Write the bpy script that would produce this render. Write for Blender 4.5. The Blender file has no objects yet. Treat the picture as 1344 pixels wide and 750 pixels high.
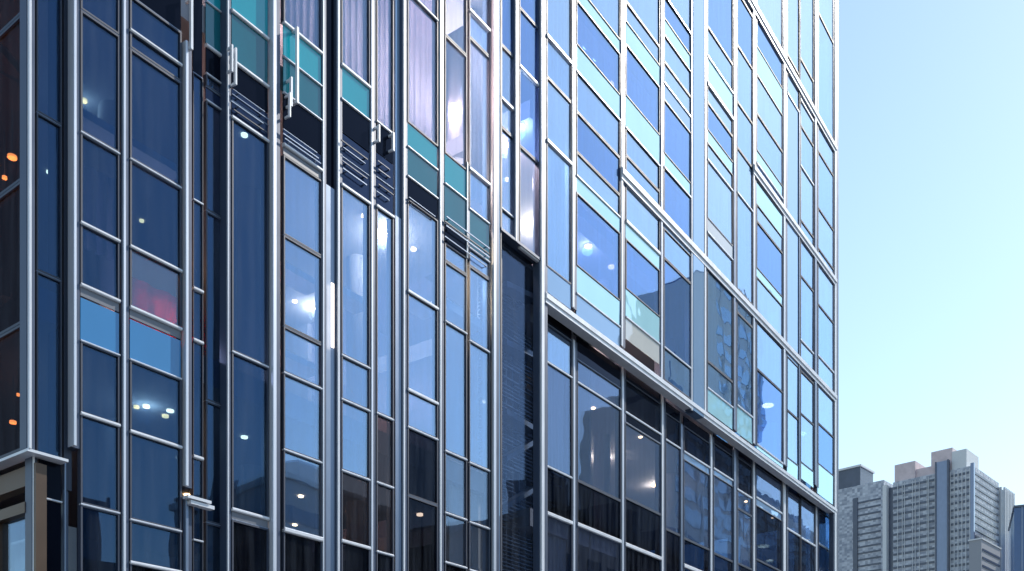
import bpy, math, random
from mathutils import Vector
random.seed(7)
R = math.radians
sc = bpy.context.scene
COL = sc.collection

# ------------------------------------------------------------------ camera, sky, sun
F = 1230.0; CX = 672.0; HY = 1016.0; VX = 1564.0     # focal length, optical axis, horizon and facade vanishing point
EYE = 1.7
cam = bpy.data.objects.new('camera', bpy.data.cameras.new('camera')); COL.objects.link(cam)
cam.location = (0, 0, EYE); cam.rotation_euler = (R(90), 0, 0)
cam.data.sensor_width = 36; cam.data.lens = 36 * F / 1344
cam.data.shift_y = (HY - 375) / 1344
cam.data.clip_end = 6000
sc.camera = cam

SUN_AZ, SUN_EL = 58, 41                    # degrees right of the view axis, above the horizon
world = bpy.data.worlds.new('World'); sc.world = world; world.use_nodes = True
wn = world.node_tree.nodes; wl = world.node_tree.links
bg = wn['Background']; sky = wn.new('ShaderNodeTexSky')
sky.sky_type = 'NISHITA'; sky.sun_disc = False
sky.sun_elevation = R(SUN_EL); sky.sun_rotation = R(SUN_AZ)
sky.air_density = 1.55; sky.dust_density = 0.4; sky.ozone_density = 2.5; sky.altitude = 0
wl.new(sky.outputs[0], bg.inputs[0]); bg.inputs[1].default_value = 0.1
sd = bpy.data.lights.new('sun', 'SUN'); so = bpy.data.objects.new('sun', sd); COL.objects.link(so)
sd.energy = 2.3; sd.angle = R(0.5); sd.color = (1, .93, .84)
sv = Vector((math.sin(R(SUN_AZ)) * math.cos(R(SUN_EL)), math.cos(R(SUN_AZ)) * math.cos(R(SUN_EL)), math.sin(R(SUN_EL))))
so.rotation_euler = sv.to_track_quat('Z', 'Y').to_euler(); so.location = sv * 100
sc.view_settings.view_transform = 'Standard'; sc.view_settings.look = 'None'
sc.view_settings.exposure = 0.96; sc.view_settings.gamma = 1; sc.view_settings.use_curve_mapping = False
sc.render.engine = 'CYCLES'
sc.cycles.use_denoising = True
sc.cycles.max_bounces = 10; sc.cycles.transparent_max_bounces = 16
sc.cycles.sample_clamp_indirect = 6; sc.cycles.caustics_reflective = False; sc.cycles.caustics_refractive = False

# ------------------------------------------------------------------ materials
def newmat(name):
    m = bpy.data.materials.new(name); m.use_nodes = True
    nt = m.node_tree
    return m, nt, nt.nodes, nt.links, nt.nodes['Principled BSDF'], nt.nodes['Material Output']

def solid(name, col, rough=.5, metal=0, var=.12, scale=3.0, bump=0.0, stretch=(1, 1, 1), spec=.5):
    m, nt, n, l, p, out = newmat(name)
    tc = n.new('ShaderNodeTexCoord'); mp = n.new('ShaderNodeMapping'); mp.inputs['Scale'].default_value = stretch
    l.new(tc.outputs['Object'], mp.inputs[0])
    nz = n.new('ShaderNodeTexNoise'); nz.inputs['Scale'].default_value = scale; nz.inputs['Detail'].default_value = 6
    l.new(mp.outputs[0], nz.inputs['Vector'])
    mx = n.new('ShaderNodeMix'); mx.data_type = 'RGBA'
    mx.inputs[6].default_value = (*[c * (1 - var) for c in col], 1); mx.inputs[7].default_value = (*[min(1, c * (1 + var)) for c in col], 1)
    l.new(nz.outputs[0], mx.inputs[0]); l.new(mx.outputs[2], p.inputs['Base Color'])
    mr = n.new('ShaderNodeMapRange'); mr.inputs[3].default_value = max(.02, rough * .75); mr.inputs[4].default_value = min(1, rough * 1.25)
    l.new(nz.outputs[0], mr.inputs[0]); l.new(mr.outputs[0], p.inputs['Roughness'])
    p.inputs['Metallic'].default_value = metal
    p.inputs['Specular IOR Level'].default_value = spec
    if bump:
        b = n.new('ShaderNodeBump'); b.inputs['Strength'].default_value = bump; b.inputs['Distance'].default_value = .02
        l.new(nz.outputs[0], b.inputs['Height']); l.new(b.outputs[0], p.inputs['Normal'])
    return m

def glass(name, tint, refl, f0=.1, power=3.2, rough=.0, wob=.15, dirt=.04):
    """coated flat glass: a clear tinted sheet with an angle dependent mirror coat, slightly wavy and dusty"""
    m, nt, n, l, p, out = newmat(name)
    n.remove(p)
    lw = n.new('ShaderNodeLayerWeight'); lw.inputs[0].default_value = .5
    pw = n.new('ShaderNodeMath'); pw.operation = 'POWER'; pw.inputs[1].default_value = power
    l.new(lw.outputs['Facing'], pw.inputs[0])
    mr = n.new('ShaderNodeMapRange'); mr.inputs[3].default_value = f0; mr.inputs[4].default_value = 1.0
    l.new(pw.outputs[0], mr.inputs[0])
    geo = n.new('ShaderNodeNewGeometry')
    nz = n.new('ShaderNodeTexNoise'); nz.inputs['Scale'].default_value = .9; nz.inputs['Detail'].default_value = 1.5
    oi = n.new('ShaderNodeObjectInfo'); add = n.new('ShaderNodeVectorMath'); add.operation = 'MULTIPLY_ADD'
    cmb = n.new('ShaderNodeCombineXYZ'); l.new(oi.outputs['Random'], cmb.inputs[0]); l.new(oi.outputs['Random'], cmb.inputs[2])
    l.new(cmb.outputs[0], add.inputs[0]); add.inputs[1].default_value = (37, 37, 37); l.new(geo.outputs['Position'], add.inputs[2])
    l.new(add.outputs[0], nz.inputs['Vector'])
    b = n.new('ShaderNodeBump'); b.inputs['Strength'].default_value = wob; b.inputs['Distance'].default_value = .02
    l.new(nz.outputs[0], b.inputs['Height'])
    gl = n.new('ShaderNodeBsdfGlossy'); gl.inputs['Color'].default_value = (*refl, 1); gl.inputs['Roughness'].default_value = rough
    l.new(b.outputs[0], gl.inputs['Normal'])
    tr = n.new('ShaderNodeBsdfTransparent'); tr.inputs['Color'].default_value = (*tint, 1)
    mix = n.new('ShaderNodeMixShader'); l.new(mr.outputs[0], mix.inputs[0]); l.new(tr.outputs[0], mix.inputs[1]); l.new(gl.outputs[0], mix.inputs[2])
    # dust film, streaked downwards
    mp = n.new('ShaderNodeMapping'); mp.inputs['Scale'].default_value = (9, 9, .7); l.new(add.outputs[0], mp.inputs[0])
    n2 = n.new('ShaderNodeTexNoise'); n2.inputs['Scale'].default_value = 1.0; n2.inputs['Detail'].default_value = 6; l.new(mp.outputs[0], n2.inputs['Vector'])
    r2 = n.new('ShaderNodeMapRange'); r2.inputs[1].default_value = .35; r2.inputs[2].default_value = .8; r2.inputs[3].default_value = 0; r2.inputs[4].default_value = dirt * 2
    l.new(n2.outputs[0], r2.inputs[0])
    df = n.new('ShaderNodeBsdfDiffuse'); df.inputs[0].default_value = (.3, .36, .46, 1)
    mx2 = n.new('ShaderNodeMixShader'); l.new(r2.outputs[0], mx2.inputs[0]); l.new(mix.outputs[0], mx2.inputs[1]); l.new(df.outputs[0], mx2.inputs[2])
    l.new(mx2.outputs[0], out.inputs[0])
    return m

def enamel(name, col, f0=.06, power=3.2, wob=.3, refl=(.85, .93, 1), var=.15):
    """opaque back-painted glass"""
    m = solid(name, col, .5, var=var, scale=1.2, stretch=(1, 1, .4), spec=0)
    nt = m.node_tree; n = nt.nodes; l = nt.links; p = n['Principled BSDF']; out = n['Material Output']
    lw = n.new('ShaderNodeLayerWeight'); pw = n.new('ShaderNodeMath'); pw.operation = 'POWER'; pw.inputs[1].default_value = power
    l.new(lw.outputs['Facing'], pw.inputs[0])
    mr = n.new('ShaderNodeMapRange'); mr.inputs[3].default_value = f0; mr.inputs[4].default_value = 1; l.new(pw.outputs[0], mr.inputs[0])
    nz = n.new('ShaderNodeTexNoise'); nz.inputs['Scale'].default_value = .9
    geo = n.new('ShaderNodeNewGeometry'); l.new(geo.outputs['Position'], nz.inputs['Vector'])
    b = n.new('ShaderNodeBump'); b.inputs['Strength'].default_value = wob; b.inputs['Distance'].default_value = .02; l.new(nz.outputs[0], b.inputs['Height'])
    gl = n.new('ShaderNodeBsdfGlossy'); gl.inputs['Color'].default_value = (*refl, 1); gl.inputs['Roughness'].default_value = .01; l.new(b.outputs[0], gl.inputs['Normal'])
    mix = n.new('ShaderNodeMixShader'); l.new(mr.outputs[0], mix.inputs[0]); l.new(p.outputs[0], mix.inputs[1]); l.new(gl.outputs[0], mix.inputs[2])
    l.new(mix.outputs[0], out.inputs[0])
    return m

def emis(name, col, st):
    m, nt, n, l, p, out = newmat(name)
    p.inputs['Base Color'].default_value = (*col, 1); p.inputs['Emission Color'].default_value = (*col, 1); p.inputs['Emission Strength'].default_value = st
    return m

def fabric(name, col, trans=.5):
    m, nt, n, l, p, out = newmat(name)
    p.inputs['Base Color'].default_value = (*col, 1); p.inputs['Roughness'].default_value = .9
    tc = n.new('ShaderNodeTexCoord'); wv = n.new('ShaderNodeTexNoise'); mp = n.new('ShaderNodeMapping'); mp.inputs['Scale'].default_value = (6, 6, .15)
    l.new(tc.outputs['Object'], mp.inputs[0]); l.new(mp.outputs[0], wv.inputs['Vector'])
    mx = n.new('ShaderNodeMix'); mx.data_type = 'RGBA'; mx.inputs[6].default_value = (*[c * .8 for c in col], 1); mx.inputs[7].default_value = (*col, 1)
    l.new(wv.outputs[0], mx.inputs[0]); l.new(mx.outputs[2], p.inputs['Base Color'])
    t = n.new('ShaderNodeBsdfTranslucent'); l.new(mx.outputs[2], t.inputs[0])
    mix = n.new('ShaderNodeMixShader'); mix.inputs[0].default_value = trans
    l.new(p.outputs[0], mix.inputs[1]); l.new(t.outputs[0], mix.inputs[2]); l.new(mix.outputs[0], out.inputs[0])
    return m

M = {
 'v': glass('clear_blue_glass', (.66, .76, .90), (.55, .76, 1.0), .24, 2.6),
 'd': glass('deep_blue_glass', (.38, .52, .78), (.40, .64, 1.0), .17, 2.3),
 'n': glass('navy_glass', (.26, .40, .56), (.27, .50, .84), .085, 3.3),
 'g': glass('pale_coated_glass', (.50, .70, .88), (.58, .78, .98), .26, 2.0),
 'o': glass('bronze_glass', (.66, .56, .54), (.34, .32, .36), .06),
 'l': glass('low_iron_glass', (.78, .83, .88), (.56, .74, .98), .10, 3.2),
 'x': glass('smoked_glass', (.25, .28, .36), (.13, .17, .26), .04, 4.2),
 'f': glass('screen_glass', (.70, .74, .80), (.28, .40, .62), .06, 3.8),
 'e': glass('silver_blue_glass', (.52, .70, .88), (.54, .76, 1.0), .22, 2.1),
 'z': glass('brown_glass', (.36, .29, .27), (.16, .15, .18), .03, 5),
 'r': glass('slate_glass', (.66, .70, .78), (.44, .60, .86), .12, 3.2),
 'y': enamel('dark_navy_panel', (.012, .022, .055), .03, refl=(.4, .5, .75)),
 'p': enamel('pale_cyan_panel', (.46, .82, .92), .14, 2.4, refl=(.7, .92, 1)),
 's': enamel('blue_grey_panel', (.22, .33, .50), .14, 2.4, refl=(.6, .8, 1)),
 't': enamel('bright_teal_panel', (.010, .34, .42), .06),
 'u': enamel('dark_teal_panel', (.008, .13, .17), .05, var=.35),
 'k': enamel('black_panel', (.005, .007, .014), .008, 4.0, refl=(.3, .36, .5)),
 'b': enamel('bright_blue_panel', (.05, .23, .50), .06),
 'w': enamel('beige_panel', (.62, .62, .58), .04),
 'q': solid('grey_sill_panel', (.16, .18, .22), .4),
 'alu': solid('brushed_aluminium', (.62, .67, .75), .34, .3, .22, 8, stretch=(1, 1, .05)),
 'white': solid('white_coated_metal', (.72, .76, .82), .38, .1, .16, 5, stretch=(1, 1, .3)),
 'dark': solid('dark_gasket', (.035, .05, .085), .5),
 'gask': solid('anodised_frame', (.06, .085, .14), .4, .2),
 'steel': solid('blue_grey_steel', (.20, .26, .36), .35, .5, .12, 2),
 'bronze': solid('bronze_cladding', (.10, .065, .045), .4, .4, .2, 3),
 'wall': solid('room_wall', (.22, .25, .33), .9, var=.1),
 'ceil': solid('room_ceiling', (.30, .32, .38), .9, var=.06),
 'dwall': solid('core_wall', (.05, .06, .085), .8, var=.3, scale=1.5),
 'redc': fabric('red_fabric', (.55, .06, .07), .4),
 'curt': fabric('lilac_fabric', (.74, .72, .80), .5),
 'curtw': fabric('white_fabric', (.74, .78, .86), .45),
 'lampw': emis('warm_lamp', (1, .62, .30), 8),
 'lampp': emis('pink_lamp', (1, .50, .42), 4),
 'lampn': emis('white_lamp', (1, .93, .85), 5),
 'gstrip': emis('glint_glow', (1, .84, .74), 1.6),
 'lampo': emis('orange_lamp', (1, .48, .16), 5),
}

# ------------------------------------------------------------------ mesh helpers
class MB:
    def __init__(s): s.v = []; s.f = []; s.m = []; s.sm = []
    def box(s, x0, x1, y0, y1, z0, z1, mi=0):
        b = len(s.v)
        s.v += [(x0, y0, z0), (x1, y0, z0), (x1, y1, z0), (x0, y1, z0), (x0, y0, z1), (x1, y0, z1), (x1, y1, z1), (x0, y1, z1)]
        for q in ((0, 3, 2, 1), (4, 5, 6, 7), (0, 1, 5, 4), (1, 2, 6, 5), (2, 3, 7, 6), (3, 0, 4, 7)):
            s.f.append([b + i for i in q]); s.m.append(mi); s.sm.append(False)
    def hexa(s, pts, mi=0):            # 8 points: bottom ring 4, top ring 4
        b = len(s.v); s.v += [tuple(p) for p in pts]
        for q in ((0, 3, 2, 1), (4, 5, 6, 7), (0, 1, 5, 4), (1, 2, 6, 5), (2, 3, 7, 6), (3, 0, 4, 7)):
            s.f.append([b + i for i in q]); s.m.append(mi); s.sm.append(False)
    def extrude(s, prof, axis, a0, a1, mi=0, smooth=True):
        """closed 2-D profile swept along an axis: 'z' -> profile (x,y); 'x' -> profile (y,z)"""
        n = len(prof); b = len(s.v)
        for a in (a0, a1):
            for p in prof: s.v.append((p[0], p[1], a) if axis == 'z' else (a, p[0], p[1]))
        for i in range(n):
            j = (i + 1) % n
            q = [b + i, b + j, b + n + j, b + n + i]
            s.f.append(q if axis == 'z' else q); s.m.append(mi); s.sm.append(smooth)
        s.f.append([b + i for i in reversed(range(n))]); s.f.append([b + n + i for i in range(n)]); s.m += [mi, mi]; s.sm += [False, False]
    def build(s, name, mats, parent=None):
        me = bpy.data.meshes.new(name); me.from_pydata(s.v, [], s.f)
        for mt in (mats if isinstance(mats, (list, tuple)) else [mats]): me.materials.append(mt)
        me.polygons.foreach_set('material_index', s.m); me.polygons.foreach_set('use_smooth', s.sm); me.update()
        import bmesh
        bm = bmesh.new(); bm.from_mesh(me); bmesh.ops.recalc_face_normals(bm, faces=bm.faces); bm.to_mesh(me); bm.free()
        o = bpy.data.objects.new(name, me); COL.objects.link(o)
        if parent: o.parent = parent
        return o

def tag(o, label=None, cat=None, group=None, kind=None):
    if label: o['label'] = label
    if cat: o['category'] = cat
    if group: o['group'] = group
    if kind: o['kind'] = kind
    return o
def empty(name, loc, rz=0):
    e = bpy.data.objects.new(name, None); COL.objects.link(e); e.location = loc; e.rotation_euler = (0, 0, rz); return e

# ------------------------------------------------------------------ facade frame: x along the street front, y into the building, z up
AL = math.atan((VX - CX) / F); K = 12.5
dv = (math.sin(AL), math.cos(AL)); iv = (-math.cos(AL), math.sin(AL))
T0 = F * K / (VX - 38); P0 = (T0 * (38 - CX) / F, T0)
def S(px, o=0.0):
    """metres along the front for a sight line through column px, on the plane o metres proud of the glass"""
    ax = (px - CX) / F; ox = P0[0] - o * iv[0]; oy = P0[1] - o * iv[1]
    # t*ax = ox + s*dx ; t = oy + s*dy
    return (oy * ax - ox) / (dv[0] - ax * dv[1])
def Z(px, py): return EYE + K * (HY - py) / (VX - px)
def PXM(px): return (VX - px) / K           # image pixels per metre of height
def Yin(px, o): return S(px, o)
def inside(px, py, zc):
    """where the sight line through (px,py) reaches the height zc: local x, y"""
    t = (zc - EYE) * F / (HY - py); wx = t * (px - CX) / F - P0[0]; wy = t - P0[1]
    return wx * dv[0] + wy * dv[1], wx * iv[0] + wy * iv[1]

HAUS = empty('glass_office_building', (P0[0], P0[1], 0), math.pi / 2 - AL)
tag(HAUS, 'tall glass curtain wall office block with silver mullions and a teal panel band', 'building')
ROOF = 33.0

# ------------------------------------------------------------------ ground
g = MB(); g.box(-3000, 3000, -800, 5000, -.5, 0); tag(g.build('ground', solid('dull_ground', (.19, .195, .21), .9)), kind='structure')
g = MB(); g.box(-8, 60, -6, 0, .0, .14)
pav = g.build('pavement', solid('paving', (.24, .25, .27), .85, var=.2, scale=6), None); pav.location = HAUS.location; pav.rotation_euler = HAUS.rotation_euler; tag(pav, kind='structure')
g = MB(); g.box(-120, 200, -22, -6.02, .002, .006)
road = g.build('road', solid('asphalt', (.05, .05, .052), .9, var=.25, scale=20), None); road.location = HAUS.location; road.rotation_euler = HAUS.rotation_euler; tag(road, kind='structure')

# ------------------------------------------------------------------ window columns
def parse(spec):
    tk = spec.split(); ys = []; types = []; bars = []
    for i, t in enumerate(tk):
        if i % 2 == 0:
            b = '' 
            while t and t[-1].isalpha(): b = t[-1] + b; t = t[:-1]
            ys.append(float(t)); bars.append(b)
        else: types.append(t)
    return ys, types, bars

GLASS = set('vdngolxre')
BARH = {'t': 1.5, 'w': 2.6, 'W': 4.4, 'X': 6.0}
def transom(s0, s1, z, px, b, rec, parent):
    h = BARH[b] * (1.15 if px > 700 and b != 't' else 1) / PXM(px); y0 = {'t': .008, 'w': .022, 'W': .03, 'X': .04}[b]
    m = MB(); r = min(.012, h * .3)
    prof = [(rec + .03, z - h / 2), (rec - y0 + r, z - h / 2), (rec - y0, z - h / 2 + r), (rec - y0, z + h / 2 - r), (rec - y0 + r, z + h / 2), (rec + .03, z + h / 2)]
    m.extrude(prof, 'x', s0, s1, smooth=False)
    return m.build('transom', M['steel'] if b == 't' else (M['alu'] if b == 'w' else M['white']), parent)

def column(x0, x1, spec, rec=0.0, gap=.012):
    ys, types, bars = parse(spec)
    c = (x0 + x1) / 2; s0 = S(x0, -rec) + gap; s1 = S(x1, -rec) - gap
    zs = [Z(c, y) for y in ys]
    for i, t in enumerate(types):
        zt, zb = zs[i] - .006, zs[i + 1] + .006
        if t == '.': continue
        mat = M[t]
        w = [random.uniform(-.003, .003) for _ in range(4)]
        def pane_mesh(mb, a0, a1, b0, b1, y):
            mb.hexa([(a0, y + w[0], b0), (a1, y + w[1], b0), (a1, y + .014 + w[1], b0), (a0, y + .014 + w[0], b0),
                     (a0, y + w[2], b1), (a1, y + w[3], b1), (a1, y + .014 + w[3], b1), (a0, y + .014 + w[2], b1)])
        fr = min(.022, (s1 - s0) * .06)
        if t in GLASS:
            f = MB(); d0, d1 = rec - .012, rec + .06
            f.box(s0, s0 + fr, d0, d1, zb, zt); f.box(s1 - fr, s1, d0, d1, zb, zt)
            f.box(s0 + fr, s1 - fr, d0, d1, zb, zb + fr); f.box(s0 + fr, s1 - fr, d0, d1, zt - fr, zt)
            o = f.build('window', M['dark'], HAUS)
            p = MB(); pane_mesh(p, s0 + fr * .6, s1 - fr * .6, zb + fr * .6, zt - fr * .6, rec + .012); p.build('pane', mat, o)
        else:
            p = MB(); pane_mesh(p, s0 + .004, s1 - .004, zb + .004, zt - .004, rec + .004)
            o = p.build('spandrel_panel', mat, HAUS)
        if bars[i + 1]: transom(s0, s1, zs[i + 1], c, bars[i + 1], rec, o)
    if bars[0]: transom(s0, s1, zs[0], c, bars[0], rec, o)

# left block, street front
column(46, 82, "-40 n 148t n 356t n 597W", .10)
column(104, 158, "-40 n 30t n 188w n 305W n 385W q 400 b 457w n 551W n 668w n 790")
column(169, 239, "-60 k 18t n 63W n 86t n 228w n 340W l 418W q 432 b 485w n 577W n 690w n 745W x 800")
column(252, 267, "-60 k 90t n 258w n 375W n 443W n 597W n 707w n 800", .10)
column(269, 298, "-80 t 0w u 58W k 95w n 112t y 130w n 275t n 525t n 685t n 800", .12)
column(303, 353, "-80 t 33W u 97W k 132 y 148t y 170W n 472w n 675W q 688t x 800")
column(371, 423, "-60 l 50W t 94w u 140w k 186 y 207W q 220 v 323t v 440t v 500w v 599w v 702X x 800")
column(447, 486, "-60 l 100W t 144w k 187 y 218t y 255W v 475w v 532w v 624w o 715W x 800")
column(493, 517, "-60 l 168w k 208 y 240t y 278W v 547w o 637w o 727w x 800")
column(534, 575, "-60 l 8w l 177 t 208w u 246w k 275 v 394W v 521W v 569w x 657t x 800")
column(583, 613, "-60 l 60t l 213 t 252w u 303w k 328 v 352t v 430w v 598w l 678w l 742w x 800")
column(615, 643, "-60 l 27W v 62t l 232W v 284w u 335w v 358t v 455w v 613w l 690w l 752w x 800")
column(657, 676, "-60 d 65t v 135W v 172t v 278w v 307W", .03)
column(681, 709, "-60 d 22t d 98W d 201t l 332W", .03)
# right block above the first floor band
column(717, 750, "-60 g 65W e 118t g 200W e 362t s 395")
column(756, 814, "-60 e 17 p 35t d 92 p 126w e 177t d 228 g 258w p 279t d 372 p 407w s 438")
column(821, 866, "-60 e 32t e 58 p 86t d 152 p 193w e 228t e 262 g 312W p 334t d 398 p 434w w 462")
column(871, 908, "-60 e 20w d 50 p 70t e 105t g 132w s 153t d 222 p 240w d 308 s 318 e 356t d 470w e 512")
column(928, 962, "-60 d 60t e 98w p 133W g 157t d 192 p 208t g 230w g 305t w 323w g 370 g 488t g 522w p 552")
column(967, 988, "-60 e 5t d 75t e 148t e 207t g 265w e 390 g 420t e 540w p 576")
column(993, 1028, "-60 g 42 d 90 p 125t g 175t e 222 p 238w d 262 p 290 g 312t d 372 p 383t g 440 e 500t d 596w p 602")
column(1033, 1049, "-60 g 85t g 135w s 300 s 475 g 545t g 607t p 628")
column(1050, 1068, "-60 g 92t g 145w g 178t e 230w g 300t e 372t e 455w g 495 g 550t g 613t p 634")
column(1073, 1095, "-60 g 37t e 168t g 215 e 288t g 340 g 412t e 478w g 512 g 565t d 617t p 656")
# right block below the band, set back
RB = .28
column(717, 751, "404 k 420t v 471w r 609w x 671W r 800", RB)
column(757, 815, "446 k 476t r 506w r 634t x 691W r 800", RB)
column(820, 868, "485 k 500 x 543w k 556t r 655t x 716W x 800", RB)
column(873, 893, "520 k 535 x 571w r 690t x 755W x 800", RB)
column(897, 932, "545 k 558 x 592w s 602t r 706t x 742W x 800", RB)
column(936, 962, "565 k 578 x 612w s 620t r 724t x 765W x 800", RB)
column(967, 987, "583 k 595 x 638w r 663t r 736t x 800", RB)
column(992, 1027, "603 k 612 r 654w s 664t x 735t x 800", RB)
column(1032, 1050, "630 k 640 r 690w x 800", RB)
column(1051, 1070, "640 k 650 r 703w x 800", RB)
column(1074, 1096, "660 k 668 r 712w x 800", RB)

# ------------------------------------------------------------------ mullions
def mullion(pxc, wpx, y0, y1, proud=.13, mat='alu', rec=0.0, rnd=True, name='mullion'):
    ztop = ROOF if y0 is None else Z(pxc, y0)
    zbot = 3.6 if y1 is None else Z(pxc, y1)
    s = S(pxc, -rec); ws = abs(S(pxc + wpx / 2, -rec) - S(pxc - wpx / 2, -rec))
    # seen from the street a bar shows its nose and its near flank
    tn = (s + 5.1) / 10.1
    o = max(.025, min(.10, .26 * ws / tn)) + (proud - .12 if proud > .12 and pxc < 700 else 0); w = max(.018, .42 * ws)
    s = S(pxc, o - rec); o -= rec
    m = MB(); r = w / 2
    if rnd:
        c = min(.006, r * .3)
        prof = [(s - r, .05 + rec), (s - r, -o + c), (s - r + c, -o), (s + r - c, -o), (s + r, -o + c), (s + r, .05 + rec)]
    else: prof = [(s - r, .05 + rec), (s - r, -o), (s + r, -o), (s + r, .05 + rec)]
    m.extrude(prof, 'z', zbot, ztop, smooth=False)
    ob = m.build(name, M[mat], HAUS)
    e = MB(); g0, g1 = S(pxc - wpx / 2 - 1.0, -rec), S(pxc + wpx / 2 + 1.0, -rec); e.box(g0, g1, rec - .003, rec + .14, zbot, ztop); e.build('gasket', M['gask'], ob)
    return ob
def fin(x0, x1, y0, y1, proud, depth, mat, name='pilaster'):
    m = MB(); s0, s1 = S(x0, proud), S(x1, proud)
    m.box(s0, s1, -proud, depth, Z((x0 + x1) / 2, y1) if y1 else 3.6, Z((x0 + x1) / 2, y0) if y0 else ROOF)
    return m.build(name, M[mat], HAUS)
mullion(40, 9, None, 590, .10, 'white')
mullion(99, 9, None, 588, .16)
mullion(164, 8, None, None, .12)
mullion(246, 9, 60, 640, .15)
mullion(246, 9, 655, None, .10, 'steel')
mullion(300, 4, None, None, .12, 'white')
mullion(361, 11, None, None, .16)
mullion(425, 4, None, None, .10)
mullion(445, 6, None, None, .10, 'white')
mullion(489, 6, None, None, .10)
mullion(531, 5, None, None, .12, 'white')
mullion(579, 5, None, None, .12, 'white')
mullion(614, 3, 215, 340, .04, 'white')
mullion(650, 8, None, None, .14)
mullion(678, 4, None, 318, .08, 'white')
mullion(713, 9, None, None, .20, 'white')
mullion(753, 6, None, 405, .12, 'white'); mullion(754, 5, 432, None, .0, 'alu', RB)
mullion(817, 5, None, 455, .12, 'white'); mullion(818, 5, 455, None, -.12, 'alu', RB)
mullion(869, 4, None, 500, .10, 'alu'); mullion(870, 5, 490, None, -.12, 'white', RB)
mullion(895, 4, 545, None, -.14, 'steel', RB); mullion(934, 5, 560, None, -.12, 'alu', RB)
mullion(908.5, 3, None, 540, .10, 'white'); mullion(926, 4, None, 548, .10, 'white')
mullion(964.5, 4, None, 565, .12, 'steel'); mullion(965, 6, 560, None, -.10, 'steel', RB)
mullion(990, 4, None, 583, .12, 'alu'); mullion(990, 4, 575, None, -.12, 'white', RB)
mullion(1030, 5, None, 611, .14, 'alu'); mullion(1030, 7, 600, None, -.08, 'white', RB)
mullion(1049.5, 2, 150, 640, .03, 'steel')
mullion(1071, 5, None, 638, .12, 'steel'); mullion(1072, 4, 630, None, -.12, 'alu', RB)
mullion(1097, 5, None, None, .06, 'white')
fin(910, 924, None, 545, .03, .2, 's')
fin(84, 94, None, 640, -.10, .45, 'dark', 'reveal')
fin(354, 357, None, None, -.02, .2, 'dark', 'reveal')
fin(427.5, 443, 245, None, -.02, .2, 'steel', 'column_cover')
fin(427.5, 443, None, 245, -.05, .2, 'k', 'column_cover')
fin(519, 528, 285, None, -.01, .2, 'steel', 'column_cover')
fin(519, 529, None, 285, -.05, .2, 's', 'column_cover')
fin(645, 656, None, None, .0, .2, 's', 'column_cover')

# floor bands of the right block
def band(x0, x1, m, hpx, proud, name='floor_band'):
    z = EYE + K * m; h = hpx
    s0, s1 = S(x0, proud), S(x1, proud)
    b = MB()
    b.extrude([(.2, z - h * .5), (-proud * .55, z - h * .5), (-proud * .55, z - h * .12), (-proud + .02, z - h * .12), (-proud, z - h * .08), (-proud, z + h * .40), (-proud + .02, z + h * .44), (-proud * .5, z + h * .5), (.2, z + h * .5)], 'x', s0, s1, smooth=False)
    return b.build(name, M['white'], HAUS)
band(718, 1099, .7367, .20, .05)
band(818, 1099, 1.052, .26, .07)
band(991, 1099, 1.378, .26, .07)
band(966, 1099, 1.750, .28, .07)

# brackets and cleaning-rig hooks at the teal band
def bracket(px, y0, y1, wpx, proud=.09, arm=None):
    m = MB(); s = S(px, proud); w = max(.02, wpx / PXM(px) * .8)
    z0, z1 = Z(px, y1), Z(px, y0)
    m.box(s - w / 2, s + w / 2, -proud - .02, -proud + .02, z0, z1)
    m.box(s - w / 2 - (.08 if arm else 0), s + w / 2, -proud + .02, .02, z0 + .01, z0 + .04)
    m.box(s - w / 2, s + w / 2, -proud + .02, .02, z1 - .04, z1 - .01)
    m.build('bracket', M['white'], HAUS)
for a in ((251, 5, 74, 4), (304, 68, 103, 3), (309, 72, 120, 3), (382, 110, 148, 3), (390, 45, 144, 4), (516, 182, 206, 3), (497, 172, 194, 3), (380, 130, 162, 2)): bracket(*a)
# ledge fitting half way down the wide mullion
m = MB(); s = S(262, .2); z = Z(262, 660); m.box(S(246, .12), S(277, .12), -.13, -.02, z - .018, z + .018); m.box(S(250, .1), S(281, .1), -.11, -.01, z - .075, z - .03); m.build('ledge', M['white'], HAUS)
# thin service rails under the black panels
for x0, x1, ys in ((303, 353, (137, 143, 154, 161)), (371, 423, (191, 196, 202)), (447, 486, (202, 208, 226, 236)), (493, 517, (222, 231, 250, 262)), (534, 575, (274, 278)), (583, 643, (308, 314, 320, 334))):
    for y in ys:
        c = (x0 + x1) / 2; z = Z(c, y); h = random.uniform(.7, 1.3) / PXM(c); m = MB(); d = random.uniform(.02, .05)
        m.box(S(x0, d) + random.uniform(0, .06), S(x1, d) - random.uniform(0, .12), -d - .012, -d + .002, z - h / 2, z + h / 2)
        m.box(S(x0) + .08, S(x0) + .10, -d + .002, .004, z - h / 2, z + h / 2); m.box(S(x1) - .16, S(x1) - .14, -d + .002, .004, z - h / 2, z + h / 2)
        m.build('rail', M[random.choice(('dark', 'gask', 'steel'))], HAUS)
# glowing strip added on the column cover for the warm glint there
m = MB(); m.box(S(435, .03), S(438.5, .03), -.03, -.021, Z(437, 458), Z(437, 374)); m.build('glint_strip', M['gstrip'], HAUS)

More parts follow.
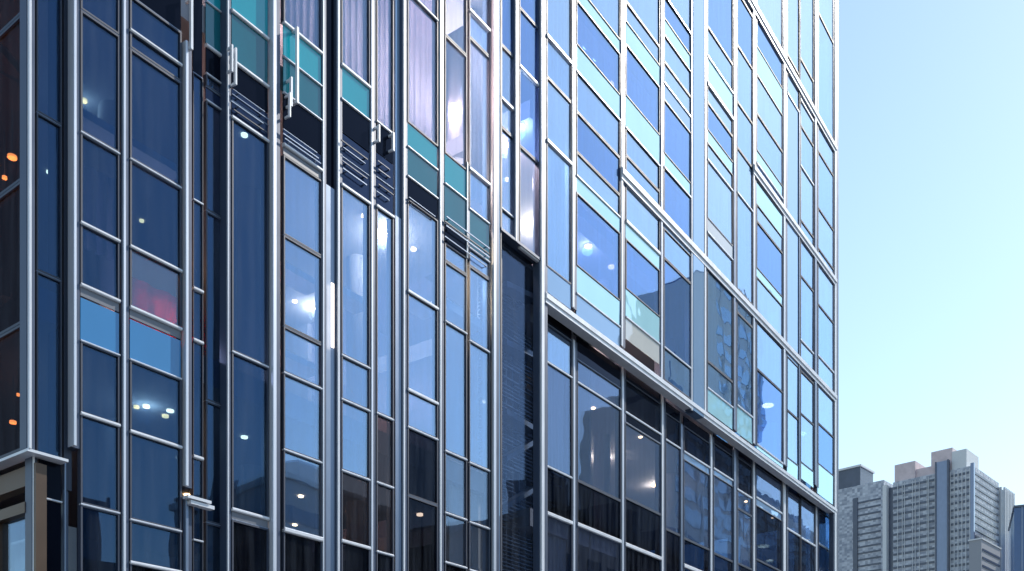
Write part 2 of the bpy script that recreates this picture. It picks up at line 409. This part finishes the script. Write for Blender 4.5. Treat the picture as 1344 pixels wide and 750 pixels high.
# dark stair bay between the two blocks
RS = .16
s0, s1 = S(658, -RS), S(707, -RS)
p = MB(); p.box(s0, s1, RS, RS + .014, 3.6, Z(682, 322)); o = MB(); o.box(s0 - .05, s0, RS - .02, RS + .1, 3.6, Z(682, 322)); o.box(s1, s1 + .05, RS - .02, RS + .1, 3.6, Z(682, 322))
w_ = o.build('window', M['dark'], HAUS); p.build('pane', M['f'], w_)
lv = MB(); zz = 4.0; ztop = Z(682, 350)
while zz < ztop:
    x = s0
    while x < s1 + 1.2:
        L = random.choice((.22, .44, .66))
        if random.random() < .8: lv.box(x, x + L - .01, RS + .5, RS + .54, zz, zz + random.choice((.014, .02, .026)))
        x += L
    zz += .075
x = s0
while x < s1 + 1.3: lv.box(x, x + .02, RS + .541, RS + .56, 3.8, ztop); x += .22
lv.build('reflection_grid', M['steel'], HAUS)  # bar grid added to give the fine scaffold reflections in the bay glass
for py0, py1 in ((345, 365), (425, 445), (520, 545), (585, 560), (650, 625)):
    q = MB(); z0, z1 = Z(660, py0), Z(700, py1)
    a, b = S(660, -RS - .3), S(700, -RS - .3)
    q.hexa([(a, RS + .2, z0 - .05), (b, RS + .2, z1 - .05), (b, RS + .45, z1 - .05), (a, RS + .45, z0 - .05), (a, RS + .2, z0 + .05), (b, RS + .2, z1 + .05), (b, RS + .45, z1 + .05), (a, RS + .45, z0 + .05)])
    q.build('stair_flight', M['steel'], HAUS)
q = MB(); q.box(S(657, .0), S(657, .0) + .03, 0, RS, 3.6, ROOF); q.box(S(709, .0), S(709, 0) + .03, 0, RS, 3.6, ROOF); q.build('reveal', M['dark'], HAUS)
q = MB(); q.box(S(657, .0), S(709, 0), -.02, RS + .1, Z(682, 322), Z(682, 322) + .05); q.build('soffit', M['gask'], HAUS)

# ------------------------------------------------------------------ return face at the near corner
RF = 7.0
m = MB(); zb = Z(38, 590)
for i, (y0, y1) in enumerate(((.08, 1.72), (1.725, 3.42), (3.425, 5.22), (5.225, RF))):
    for z0, z1 in ((zb + .01, 6.57), (6.575, 8.12), (8.125, 9.92), (9.925, 12.54)):
        f = MB()
        f.box(-.02, .05, y0, y0 + .03, z0, z1); f.box(-.02, .05, y1 - .03, y1, z0, z1); f.box(-.02, .05, y0 + .03, y1 - .03, z0, z0 + .03); f.box(-.02, .05, y0 + .03, y1 - .03, z1 - .03, z1)
        o = f.build('window', M['dark'], HAUS)
        p = MB(); p.box(.0, .014, y0 + .02, y1 - .02, z0 + .02, z1 - .02); p.build('pane', M['z'], o)
m = MB(); m.box(-.04, .3, .0, RF, 12.55, ROOF); m.build('upper_cladding', M['n'], HAUS)
m = MB(); m.box(-.03, S(88), -.03, .13, zb - .03, zb); m.box(-.03, .12, .13, RF, zb - .03, zb); m.build('soffit', M['white'], HAUS)
# shopfront under the overhang
m = MB(); m.box(.10, .22, .05, RF, zb - .32, zb - .102); m.box(.10, .22, .05, .25, 0, zb - .32); m.box(.08, .24, .25, RF, zb - .62, zb - .50)
for y in (.9, 1.7, 2.6, 3.6, 4.8, 6.0): m.box(.08, .24, y, y + .09, 0, zb - .62)
o = m.build('shopfront', M['bronze'], HAUS)
m = MB(); m.box(.15, .16, .25, RF, 0, zb - .63); m.build('pane', M['l'], o)
m = MB(); m.box(.6, .7, .3, RF, 0, zb - .65); m.build('display_wall', M['w'], o)
mullion(45, 5, 593, None, -.02, 'white', .12)
column(50, 82, "600 k 652w k 800", .12)
mullion(86, 5, 603, None, -.03, 'steel', .12)
column(90, 160, "672 n 800", .02) if False else None
# diagonal stair rails and lamps behind the corner glass
def behind(px, py, xl):
    ax = (px - CX) / F; t = (xl + P0[0] * dv[0] + P0[1] * dv[1]) / (ax * dv[0] + dv[1])
    wx, wy = t * ax - P0[0], t - P0[1]
    return (xl, wx * iv[0] + wy * iv[1], EYE + (HY - py) / F * t)
for (a, b, h) in (((-20, 38), (34, 101), .05), ((-20, 82), (34, 113), .022)):
    p, q_ = behind(*a, .5), behind(*b, .5)
    q = MB(); q.hexa([(.5, p[1], p[2] - h), (.54, p[1], p[2] - h), (.54, q_[1], q_[2] - h), (.5, q_[1], q_[2] - h), (.5, p[1], p[2] + h), (.54, p[1], p[2] + h), (.54, q_[1], q_[2] + h), (.5, q_[1], q_[2] + h)]); q.build('stair_rail', M['white'], HAUS)
for px, py, r_, w_ in ((16, 208, .055, 5), (6, 235, .03, 4), (14, 415, .03, 5), (17, 556, .04, 3), (24, 520, .02, 0)):
    x, y, z = behind(px, py, .7)
    q = MB(); q.extrude([(x + r_ * math.cos(a * math.pi / 8), y + r_ * math.sin(a * math.pi / 8)) for a in range(16)], 'z', z, z + .03); ob = q.build('pendant_lamp', M['lampo'], HAUS); q = MB(); q.box(x - .004, x + .004, y - .004, y + .004, z + .03, z + .6); q.build('cord', M['dark'], ob)
    if w_:
        ld = bpy.data.lights.new('lamp', 'POINT'); ld.energy = w_; ld.color = (1, .5, .22); ld.shadow_soft_size = .08
        q = bpy.data.objects.new('lamp', ld); COL.objects.link(q); q.parent = HAUS; q.location = (x, y, z - .1)
# ------------------------------------------------------------------ body: slabs, core, ends, unseen upper and lower glazing
SE = S(1098); DEP = 16.0
def slab(x0, x1, z0, z1, d=9.0, y0=.16): 
    m = MB(); m.box(x0, x1, y0, d, z0, z1); return m.build('floor_slab', M['ceil'], HAUS)
sm = S(655)
ZL = [EYE + K * q for q in (.115, .43, .79, 1.14, 1.46, 1.8, 2.15, 2.45)]
ZR = [EYE + K * q for q in (.10, .4168, .7367, 1.056, 1.378, 1.75, 2.1, 2.42)]
for z in ZL: slab(.16, sm, z - .35, z)
s713 = S(712)
for z in ZR: slab(s713 + .1, SE - .1, z - .35, z, 9, .36)
for k, px in enumerate((655, 908)):
    m = MB(); s = S(px); m.box(s - .06, s + .06, 5.0, 8.95, .1, ROOF - .1)
    m.build('partition', M['wall'], HAUS)
m = MB(); m.box(.3, SE - .1, 9.0, 9.2, 0, ROOF - .05); m.build('core_wall', M['wall'], HAUS)
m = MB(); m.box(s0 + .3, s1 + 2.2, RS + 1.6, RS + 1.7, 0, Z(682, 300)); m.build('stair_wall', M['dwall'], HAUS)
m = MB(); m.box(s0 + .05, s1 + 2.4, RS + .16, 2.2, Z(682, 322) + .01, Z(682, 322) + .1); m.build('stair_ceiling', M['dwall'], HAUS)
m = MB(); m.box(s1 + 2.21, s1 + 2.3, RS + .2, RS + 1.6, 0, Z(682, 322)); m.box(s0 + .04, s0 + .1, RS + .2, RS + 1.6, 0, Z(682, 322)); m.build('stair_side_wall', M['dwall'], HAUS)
m = MB(); m.box(0, SE, .0, DEP, ROOF, ROOF + .5); m.build('roof', M['steel'], HAUS)
m = MB(); m.box(0, SE, DEP, DEP + .2, 0, ROOF); m.build('rear_wall', M['s'], HAUS)
m = MB(); m.box(SE - .05, SE, .08, DEP, 0, ROOF - .01)
m.build('end_wall', M['g'], HAUS)
m = MB(); m.box(.03, .2, RF + .05, DEP, 0, ROOF); m.build('side_wall', M['s'], HAUS)
for px in (150, 330, 470, 600, 790, 880, 980, 1050):
    m = MB(); cx_ = S(px, -2.4); m.extrude([(cx_ + .22 * math.cos(t * math.pi / 10), 2.4 + .22 * math.sin(t * math.pi / 10)) for t in range(20)], 'z', .1, ROOF - .1); m.build('interior_column', M['ceil'], HAUS)
# glazing above and below what the street view shows, column strip by strip
up = MB(); lo = MB()
cols = [(46, 82), (104, 158), (169, 239), (252, 298), (303, 353), (371, 423), (447, 486), (493, 517), (534, 575), (583, 643), (657, 709), (717, 750), (756, 814), (821, 866), (871, 908), (928, 962), (967, 988), (993, 1028), (1033, 1068), (1073, 1095)]
for a, b in cols:
    c = (a + b) / 2; zt = Z(c, -80) + .05
    while zt < ROOF - .2:
        z2 = min(zt + 1.95, ROOF - .02); up.box(S(a) + .02, S(b) - .02, .015, .03, zt, z2 - .05); zt = z2
    zb2 = Z(c, 800) - .02
    if zb2 > 3.7: lo.box(S(a) + .02, S(b) - .02, RB + .015, RB + .03, 3.65, zb2)
up.build('upper_glazing', M['v'], HAUS); lo.build('lower_glazing', M['x'], HAUS)
m = MB(); m.box(S(95), SE, .05, .4, 0, 3.6); m.build('plinth', M['q'], HAUS)

# ------------------------------------------------------------------ recessed lights and their lamps
ALLZ = {'L': [z - .35 for z in ZL], 'R': [z - .35 for z in ZR]}
def downlight(px, py, r=.09, mat='lampw', watts=0, col=(1, .75, .5)):
    r *= .78; watts *= (3.5 if 330 < px < 660 and py > 250 else 1.6)
    zs = ALLZ['L'] if px < 655 else ALLZ['R']
    zg = Z(px, py)
    for zc in zs:
        x, y = inside(px, py, zc)
        if zc > zg and y > .35: break
    if not (.35 < y < 8.5):
        y = max(.4, min(y, 5.0)); s = y
        # hang it as a pendant at this depth instead
        t = None
        o = -y; x = S(px, o)
        wx = P0[0] + x * dv[0] + y * iv[0]; wy = P0[1] + x * dv[1] + y * iv[1]
        zp = EYE + wy * (HY - py) / F
        q = MB()
        q.extrude([(x + r * math.cos(a * math.pi / 8), y + r * math.sin(a * math.pi / 8)) for a in range(16)], 'z', zp, zp + .05)
        q.box(x - .006, x + .006, y - .006, y + .006, zp + .05, zc)
        q.build('pendant_lamp', M[mat], HAUS); zl = zp
    else:
        q = MB()
        q.extrude([(x + r * math.cos(a * math.pi / 8), y + r * math.sin(a * math.pi / 8)) for a in range(16)], 'z', zc - .03, zc + .01)
        q.build('downlight', M[mat], HAUS); zl = zc
    if watts:
        ld = bpy.data.lights.new('lamp', 'POINT'); ld.energy = watts; ld.color = col; ld.shadow_soft_size = .12
        lo_ = bpy.data.objects.new('lamp', ld); COL.objects.link(lo_); lo_.parent = HAUS; lo_.location = (x, y, zl - .14)
PINK = (1, .62, .58); WARM = (1, .74, .48)
for a in ((110, 131, .06, 'lampo', 3, WARM), (186, 289, .05, 'lampo'), (179, 533, .05, 'lampo'), (192, 532, .06, 'lampw', 8, WARM), (217, 545, .06, 'lampo'), 
          (416, 42, .07, 'lampw', 50, PINK), (517, 19, .05, 'lampp', 140, PINK), (596, 139, .09, 'lampw', 120, PINK), (507, 307, .09, 'lampw', 30, WARM), (415, 403, .06, 'lampw', 15, WARM), (328, 400, .05, 'lampp'),
          (453, 509, .09, 'lampo', 40, PINK), (570, 470, .09, 'lampw', 30, PINK), (543, 456, .06, 'lampp'), (605, 617, .11, 'lampw', 12, WARM), (618, 648, .12, 'lampn'), (596, 688, .10, 'lampn'), (551, 675, .08, 'lampw'), (536, 610, .06, 'lampp', 20, PINK), (574, 594, .06, 'lampo'),
          (665, 189, .10, 'lampp', 30, PINK), (684, 164, .09, 'lampp', 40, WARM), (667, 235, .07, 'lampw'), (707, 296, .16, 'lampw', 90, WARM),  # last entry on this line is a lamp added for the sun glint
          (772, 59, .16, 'lampn'), (785, 75, .15, 'lampn'), (806, 109, .14, 'lampp'), (772, 322, .12, 'lampp', 30, PINK), (803, 350, .12, 'lampp'),
          (789, 600, .20, 'lampw', 40, WARM), (861, 636, .20, 'lampw', 30, WARM), (1008, 532, .25, 'lampw'), (1002, 717, .28, 'lampw'), (1010, 736, .22, 'lampw'), (664, 725, .10, 'lampo'), (690, 590, .05, 'lampo'), (672, 630, .04, 'lampw'), (688, 640, .04, 'lampo')):
    downlight(*a)
# regular rows of small ceiling fittings
for zs, xs, ys in ((ALLZ['L'][1:3], [2.6 + 1.25 * k for k in range(5)], (1.3, 2.9, 4.5)), (ALLZ['R'][2:3], [12 + 2.4 * k for k in range(7)], (1.6, 4.0)), (ALLZ['R'][4:5], [12 + 2.6 * k for k in range(4)], (1.6,))):
    for z in zs:
        for x in xs:
            for y in ys:
                if random.random() < .25: continue
                q = MB(); r_ = .05; q.extrude([(x + r_ * math.cos(a * math.pi / 6), y + r_ * math.sin(a * math.pi / 6)) for a in range(12)], 'z', z - .025, z + .01); q.build('downlight', M['lampw'], HAUS)

# ------------------------------------------------------------------ curtains (things of their own, behind the glass)
def curtain(x0, x1, y0, y1, mat, label, depth=.45, wl=.13):
    a, b = S(x0, -depth), S(x1, -depth); c = (x0 + x1) / 2
    k = 1 + depth / 9
    zt, zb = Z(c, y0), Z(c, y1)
    m = MB(); n = max(16, int((b - a) / wl * 10)); bse = len(m.v)
    ph = random.random() * 6
    for j in range(5):
        z = zb + (zt - zb) * j / 4
        for i in range(n + 1):
            s = a + (b - a) * i / n
            amp = .035 * (1.1 - .5 * j / 4)
            m.v.append((s, depth + amp * math.sin(2 * math.pi * s / wl + ph + .8 * math.sin(3.1 * s)) + .012 * math.sin(5.7 * s + j), z))
    for j in range(4):
        for i in range(n):
            q = j * (n + 1) + i; m.f.append([q, q + 1, q + n + 2, q + n + 1]); m.m.append(0); m.sm.append(True)
    o = m.build('curtain', M[mat])
    sl = o.modifiers.new('thickness', 'SOLIDIFY'); sl.thickness = .004
    o.location = HAUS.location; o.rotation_euler = HAUS.rotation_euler
    return tag(o, label, 'curtain', 'curtains hanging behind the glass')
curtain(371, 425, -60, 60, 'curt', 'short lilac curtain at the top edge, above the leftmost bright teal panel behind a downlight')
curtain(447, 490, -60, 105, 'curt', 'lilac curtain right of the dark steel column, ending at a thick white transom over teal')
curtain(493, 530, -60, 175, 'curt', 'narrow lilac curtain with no teal panel under it, only a black one')
curtain(534, 577, -60, 182, 'curt', 'pink lit lilac curtain ending at the brightest teal panel')
curtain(616, 646, -60, 236, 'curtw', 'narrow pale curtain left of the lilac grey column cover, beside a round light')
curtain(717, 752, -60, 400, 'curtw', 'tall white curtain right of the dark stair bay, above the lowest white band')
curtain(717, 740, 420, 606, 'curtw', 'white curtain below the white band beside the dark stair bay, behind upper panes')
curtain(717, 742, 672, 800, 'curtw', 'white curtain lowest in the window column beside the dark stair bay')
curtain(928, 964, 325, 520, 'curtw', 'white slatted curtain right of the blue grey pilaster, crossing the second white band')
curtain(106, 158, 192, 305, 'curt', 'blue looking curtain between two white transoms left, above the bright blue panel')
curtain(166, 244, 346, 424, 'redc', 'red curtain added for the red glow in the left part of the facade', .5, .3)  # red cloth stands in for the red glow in this pane
ld = bpy.data.lights.new('lamp', 'POINT'); ld.energy = 50; ld.color = (1, .5, .42); ld.shadow_soft_size = .15  # unseen lamp added behind the red cloth to make it glow
q = bpy.data.objects.new('lamp', ld); COL.objects.link(q); q.parent = HAUS; q.location = (S(200, -.9), .95, Z(200, 385))

for px, py, e in ((466, 40, 70), (508, 60, 70), (552, 90, 90), (612, 30, 60)):  # unseen lamps added behind the curtains to brighten them
    ld = bpy.data.lights.new('lamp', 'POINT'); ld.energy = e; ld.color = (1, .78, .66); ld.shadow_soft_size = .10
    q = bpy.data.objects.new('lamp', ld); COL.objects.link(q); q.parent = HAUS; q.location = (S(px, -1.0), 1.0, Z(px, py))
# roller blind low in the left block
m = MB(); a, b = S(590, -.3), S(643, -.3); c = 615; m.box(a, b, .30, .304, Z(c, 735), Z(c, 606)); 
m.extrude([(.30 + .035 * math.cos(t * math.pi / 6), Z(c, 604) + .035 * math.sin(t * math.pi / 6)) for t in range(12)], 'x', a, b); m.box(a, b, .292, .312, Z(c, 738), Z(c, 735))
o = m.build('roller_blind', M['curtw']); o.location = HAUS.location; o.rotation_euler = HAUS.rotation_euler
tag(o, 'pale roller blind pulled down behind the lowest panes left of the lilac grey column', 'roller blind')
# pale beams added just behind the glass for the pale streaks in the panes
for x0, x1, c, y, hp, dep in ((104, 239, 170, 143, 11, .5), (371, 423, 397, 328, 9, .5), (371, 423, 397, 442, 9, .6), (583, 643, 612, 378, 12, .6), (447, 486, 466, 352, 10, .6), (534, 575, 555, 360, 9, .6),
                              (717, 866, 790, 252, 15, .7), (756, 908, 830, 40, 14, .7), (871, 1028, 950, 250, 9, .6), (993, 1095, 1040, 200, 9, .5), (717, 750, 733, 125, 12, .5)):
    m = MB(); z = Z(c, y); h = hp / PXM(c); m.box(S(x0, -dep), S(x1, -dep), dep, dep + .35, z - h / 2, z + h / 2); m.build('streak_beam', M['white'], HAUS)
# ------------------------------------------------------------------ far buildings
def frame_at(px, depth, vpx):
    """near corner of a far block on the sight line px at this depth; its left face runs away towards the vanishing point vpx"""
    loc = ((px - CX) / F * depth, depth, 0)
    ang = math.atan2(F, vpx - CX)       # direction of the left face, going away
    return loc, ang
def far_building(name, px, depth, vpx, label, cat='building'):
    loc, ang = frame_at(px, depth, vpx)
    return tag(empty(name, loc, ang), label, cat), depth
def on_left(e_px, depth, vpx, px):
    """length along the left face from the near corner to the sight line px"""
    ang = math.atan2(F, vpx - CX); dx, dy = math.cos(ang), math.sin(ang)
    cx = (e_px - CX) / F * depth; ax = (px - CX) / F
    return (cx - ax * depth) / (ax * dy - dx)
def on_right(e_px, depth, vpx, px):
    ang = math.atan2(F, vpx - CX) - math.pi / 2; dx, dy = math.cos(ang), math.sin(ang)
    cx = (e_px - CX) / F * depth; ax = (px - CX) / F
    return (cx - ax * depth) / (ax * dy - dx)
def hz(py, depth): return EYE + (HY - py) / F * depth

def facade_mat(name, wall, win, fw, fh):
    """pale panels with small dark irregular panes between them"""
    m, nt, n, l, p, out = newmat(name)
    tc = n.new('ShaderNodeTexCoord')
    def cell(sx, sz, thr0, thr1):
        sep = n.new('ShaderNodeSeparateXYZ'); l.new(tc.outputs['Object'], sep.inputs[0])
        ad = n.new('ShaderNodeMath'); ad.operation = 'ADD'; l.new(sep.outputs[0], ad.inputs[0]); l.new(sep.outputs[1], ad.inputs[1])
        cm = n.new('ShaderNodeCombineXYZ'); l.new(ad.outputs[0], cm.inputs[0]); l.new(sep.outputs[2], cm.inputs[2])
        v = n.new('ShaderNodeVectorMath'); v.operation = 'DIVIDE'; v.inputs[1].default_value = (sx, 1, sz); l.new(cm.outputs[0], v.inputs[0])
        return v
    v = cell(fw, fh, 0, 1)
    fl = n.new('ShaderNodeVectorMath'); fl.operation = 'FLOOR'; l.new(v.outputs[0], fl.inputs[0])
    wn_ = n.new('ShaderNodeTexWhiteNoise'); wn_.noise_dimensions = '3D'; l.new(fl.outputs[0], wn_.inputs['Vector'])
    nz = n.new('ShaderNodeTexNoise'); nz.inputs['Scale'].default_value = .05; nz.inputs['Detail'].default_value = 3; l.new(tc.outputs['Object'], nz.inputs['Vector'])
    mu = n.new('ShaderNodeMath'); mu.operation = 'MULTIPLY_ADD'; mu.inputs[1].default_value = .6; l.new(wn_.outputs['Value'], mu.inputs[0]); l.new(nz.outputs[0], mu.inputs[2])
    mr = n.new('ShaderNodeMapRange'); mr.inputs[1].default_value = .45; mr.inputs[2].default_value = 1.05; l.new(mu.outputs[0], mr.inputs[0])
    mx = n.new('ShaderNodeMix'); mx.data_type = 'RGBA'; mx.inputs[6].default_value = (*wall, 1); mx.inputs[7].default_value = (*win, 1)
    l.new(mr.outputs[0], mx.inputs[0]); l.new(mx.outputs[2], p.inputs['Base Color']); p.inputs['Roughness'].default_value = .45
    return m
FG = facade_mat('grey_curtain_wall', (.56, .61, .69), (.24, .28, .36), 1.3, 1.0)
FD = solid('dark_ribbon_glass', (.08, .10, .15), .25, var=.4, scale=.3)
FW = facade_mat('pale_curtain_wall', (.55, .60, .66), (.28, .33, .40), 1.6, 1.1)
FB = enamel('blue_strip_glass', (.24, .30, .44), .05)
FR = solid('red_brown_screen', (.62, .54, .57), .7, var=.3, scale=.4)
FP = solid('pale_rib', (.62, .66, .70), .5)

D = 400.0; VL = -600; FLH = 3.0
G, _ = far_building('office_tower', 1277, D, VL, 'grey office tower with a blue vertical strip and reddish rooftop screens, low at right')
zt = hz(611, D); L1 = on_left(1277, D, VL, 1172); R1 = on_right(1277, D, VL, 1311)
la = on_left(1277, D, VL, 1245); lb = on_left(1277, D, VL, 1231)
# local frame: x runs along the left face, y runs to the left of that (behind the face is -y... the right face runs along -y)
def blk(e, name, mat, x0, x1, y0, y1, z0, z1):
    m = MB(); m.box(x0, x1, y0, y1, z0, z1); return m.build(name, mat, e)
body = blk(G, 'wall', FG, 0, L1, -R1, 0, 0, zt)
rb = 0
for k in range(30):                                     # ribbon windows, floor by floor, on both faces
    z = zt - 3.2 - k * FLH
    if z < 60: break
    f = MB(); f.box(.4, la - .3, 0, .25, z, z + .95); f.box(lb + .3, L1 - .2, 0, .25, z, z + .95); f.box(-.25, 0, -R1 * .97, -.6, z, z + .9)
    f.build('ribbon_window', FD, G)
m = MB()
for k in range(9):
    x = lb + 1 + (L1 - lb - 2) * (k + .4 * math.sin(k * 2.3)) / 8.5; m.box(x, x + .2, .26, .5, 60, zt - 1)
for k in range(6):
    x = 1 + (la - 2) * k / 5; m.box(x, x + .28, .26, .5, 60, zt - 1)
m.build('fin', FP, G)
blk(G, 'blue_strip', FB, la, lb, .02, 1.6, 0, zt + 4.2)
m = MB(); m.box(la - .6, la, .02, 1.9, 0, zt + 4.4); m.box(lb, lb + .6, .02, 1.9, 0, zt + 4.4); m.build('strip_frame', FD, G)
blk(G, 'corner_post', FB, -.5, .9, -.9, .5, 0, zt + 1)
def crown(x0p, x1p, ytop, d0, d1, mat):
    a, b = on_left(1277, D, VL, x1p), on_left(1277, D, VL, x0p); blk(G, 'rooftop_screen', mat, a, b, -d1, -d0, zt - .5, hz(ytop, D * 1.04))
crown(1173, 1200, 603, 1, 16, FR)
crown(1221, 1249, 597, 1, 9, FR)
crown(1200, 1222, 614, 2, 22, FR)
crown(1249, 1268, 603, .5, 16, FP)
# left wing, split off by a pale rib
x0, x1 = on_left(1277, D, VL, 1166), on_left(1277, D, VL, 1161)
blk(G, 'pale_rib', FP, x0, x1, -3, 2.2, 0, zt - 1)
blk(G, 'recess', FD, L1, x0, -3, -.4, 0, zt - 2)
G2, _ = far_building('office_block', 1160, D * 1.12, VL, 'lower grey office block with a dark rooftop box, between the glass facade and the tower')
D2 = D * 1.12; l2 = on_left(1160, D2, VL, 1085); r2 = 40; z2 = hz(630, D2)
blk(G2, 'wall', FG, 0, l2, -r2, 0, 0, z2)
for k in range(22):
    z = z2 - 9 - k * 3.1
    if z < 60: break
    f = MB(); f.box(1.5, on_left(1160, D2, VL, 1126), 0, .25, z, z + .8); f.build('ribbon_window', FD, G2)
m = MB(); a = on_left(1160, D2, VL, 1126); m.box(a, a + 2.2, 0, .6, 60, z2 - 6); m.build('pilaster', FD, G2)
a, b = on_left(1160, D2, VL, 1128), on_left(1160, D2, VL, 1098)
p = blk(G2, 'rooftop_box', FD, a, b, -16, -1, z2, hz(624, D2 * 1.05)); blk(G2, 'roof_rim', FP, a - .6, b + .6, -16.6, -.4, hz(624, D2 * 1.05) + .01, hz(621.5, D2 * 1.05))
# pale ribbed wing behind the right face
D3 = D * 1.06
G3, _ = far_building('ribbed_tower', 1316, D3, VL, 'pale sunlit tower of close vertical ribs at the right side of the grey tower')
l3 = on_left(1316, D3, VL, 1300); z3 = hz(643, D3); r3 = on_right(1316, D3, VL, 1330)
blk(G3, 'wall', FP, 0, l3, -r3, 0, 0, z3)
m = MB()
for k in range(7): y = -r3 * (k + .3) / 7; m.box(-.9, 0, y - .7, y, 0, z3 + 1.2)
for k in range(6): x = l3 * (k + .3) / 6; m.box(x, x + .7, 0, .9, 0, z3 + 1.2)
m.build('rib', FP, G3)
# grey block in front
D4 = D * .86
G4, _ = far_building('concrete_block', 1288, D4, VL, 'plain grey block standing low in front of the grey tower')
z4 = hz(708, D4); blk(G4, 'wall', solid('concrete', (.30, .32, .36), .8), 0, on_left(1288, D4, VL, 1272), -on_right(1288, D4, VL, 1313), 0, 0, z4)
for k in range(5):
    f = MB(); f.box(-.2, 0, -on_right(1288, D4, VL, 1313) + 1, -1, z4 - 4 - k * 3, z4 - 3.2 - k * 3); f.build('ribbon_window', FD, G4)
blk(G4, 'roof_rim', FP, -.3, on_left(1288, D4, VL, 1272) + .3, -on_right(1288, D4, VL, 1313) - .3, .3, z4 + .01, z4 + .5)
# blue building at the frame's edge
D5 = D * .95
G5, _ = far_building('blue_glass_building', 1331, D5, 1250, 'dark blue glass building at the right edge, beside the ribbed tower')
z5 = hz(667, D5)
blk(G5, 'wall', enamel('blue_curtain_wall', (.05, .10, .25), .06), 0, 40, -60, 0, 0, z5)
m = MB()
for k in range(20): y = -60 + k * 3; m.box(-.35, 0, y, y + .35, 0, z5)
m.build('fin', FB, G5); blk(G5, 'roof_rim', FD, -.5, 40, -60.5, .3, z5 + .01, z5 + .9)

# ------------------------------------------------------------------ unseen buildings across the street, added only for the glass to mirror
E0 = empty('unseen_warehouse', (0, 0, 0), HAUS.rotation_euler[2]); E0.location = HAUS.location
tag(E0, 'dark brick warehouse added across the street to darken the lower glass', 'building')
BR = solid('dark_brick', (.26, .20, .19), .85, var=.3, scale=2)
W = 24.0
def opp(e, x0, x1, h, mat, st):
    m = MB(); m.box(x0, x1, -W - 14, -W, 0, h); m.build('wall', mat, e)
    f = MB(); x = x0 + 1.2
    while x < x1 - 2:
        z = 1.5
        while z < h - 2.4: f.box(x, x + st * .55, -W, -W + .06, z, z + 1.7); z += 3.4
        x += st
    f.build('window', M['x'], e)
    u = MB(); x = x0 + 2
    while x < x1 - 4:
        a = random.uniform(1, 3.5); hh = random.choice((.8, 1.4, 2.2, 3.0)); u.box(x, x + a, -W - 6, -W - 2, h + .5, h + .5 + hh)
        if random.random() < .5: u.box(x + a + .5, x + a + .62, -W - 3, -W - 2.88, h + .5, h + 4)
        x += a + random.uniform(1.5, 5)
    u.build('rooftop_unit', M['steel'], e)
    c = MB(); c.box(x0 - .2, x1 + .2, -W - 14, -W + .3, h + .01, h + .5); c.build('cornice', M['q'], e)
opp(E0, 48, 78, 19.5, BR, 2.4); opp(E0, 78.3, 140, 16.5, BR, 3.1)
E1 = empty('unseen_low_office', (0, 0, 0), HAUS.rotation_euler[2]); E1.location = HAUS.location
tag(E1, 'low grey office added left of the brick warehouse for the lower glass to mirror', 'building')
opp(E1, 12, 45.5, 9.5, solid('grey_render', (.14, .14, .15), .9), 3.0)

E2 = empty('unseen_pale_tower', (0, 0, 0), HAUS.rotation_euler[2]); E2.location = HAUS.location  # unseen tower added for its reflection in the middle panes
tag(E2, 'pale banded tower block further back across the street, added for the middle panes to mirror', 'building')
m = MB(); m.box(54, 72, -76, -60, 0, 30); m.box(72.2, 84, -74, -62, 0, 24); m.build('wall', solid('pale_render', (.52, .56, .62), .8), E2)
m = MB()
for k in range(8): m.box(55, 71, -60, -59.9, 3 + k * 3.3, 4.6 + k * 3.3); m.box(53.9, 54, -75, -61, 3 + k * 3.3, 4.6 + k * 3.3)
m.build('ribbon_window', M['steel'], E2)
m = MB(); m.box(53.7, 72.3, -76.3, -59.7, 30.01, 30.6); m.box(60, 66, -70, -64, 30.6, 34); m.build('cornice', M['white'], E2)

# unseen banded slabs added to mirror as slanting streaks in the right block
def slab_tower(x0, x1, w, h, label, seed):
    e = empty('unseen_banded_tower', (0, 0, 0), HAUS.rotation_euler[2]); e.location = HAUS.location; tag(e, label, 'building')
    rr = random.Random(seed)
    m = MB(); m.box(x0, x1, -w - 22, -w, 0, h); m.build('wall', M['tw'], e)
    m = MB(); z = 6.0
    while z < h - 3:
        g = rr.choice((1.8, 2.4, 3.2)); m.box(x0 - .1, x1 + .1, -w, -w + .15, z, z + g); z += g + rr.choice((1.2, 1.6, 2.6))
    m.build('ribbon_window', M['tg'], e)
    m = MB(); x = x0 + 3
    while x < x1 - 2: m.box(x, x + .5, -w + .15, -w + .45, 2, h); x += rr.choice((4.5, 6, 9))
    m.build('fin', M['tw'], e)
    m = MB(); m.box(x0 + 8, x1 - 12, -w - 18, -w - 4, h, h + 5); m.box(x0 + 14, x0 + 14.4, -w - 8, -w - 7.6, h + 5, h + 14); m.build('rooftop_plant', M['steel'], e)
M['tw'] = solid('pale_concrete_slab', (.86, .88, .90), .8, var=.05)
M['tg'] = enamel('tower_glass', (.46, .58, .74), .30)
slab_tower(160, 184, 70, 76, 'nearest white and blue banded tower across the avenue, added for the right block to mirror', 3)
slab_tower(186, 212, 74, 112, 'tallest banded tower across the avenue between two lower ones, added only to be mirrored', 5)
slab_tower(218, 280, 78, 72, 'lower long banded slab across the avenue furthest away, added only to be mirrored', 9)
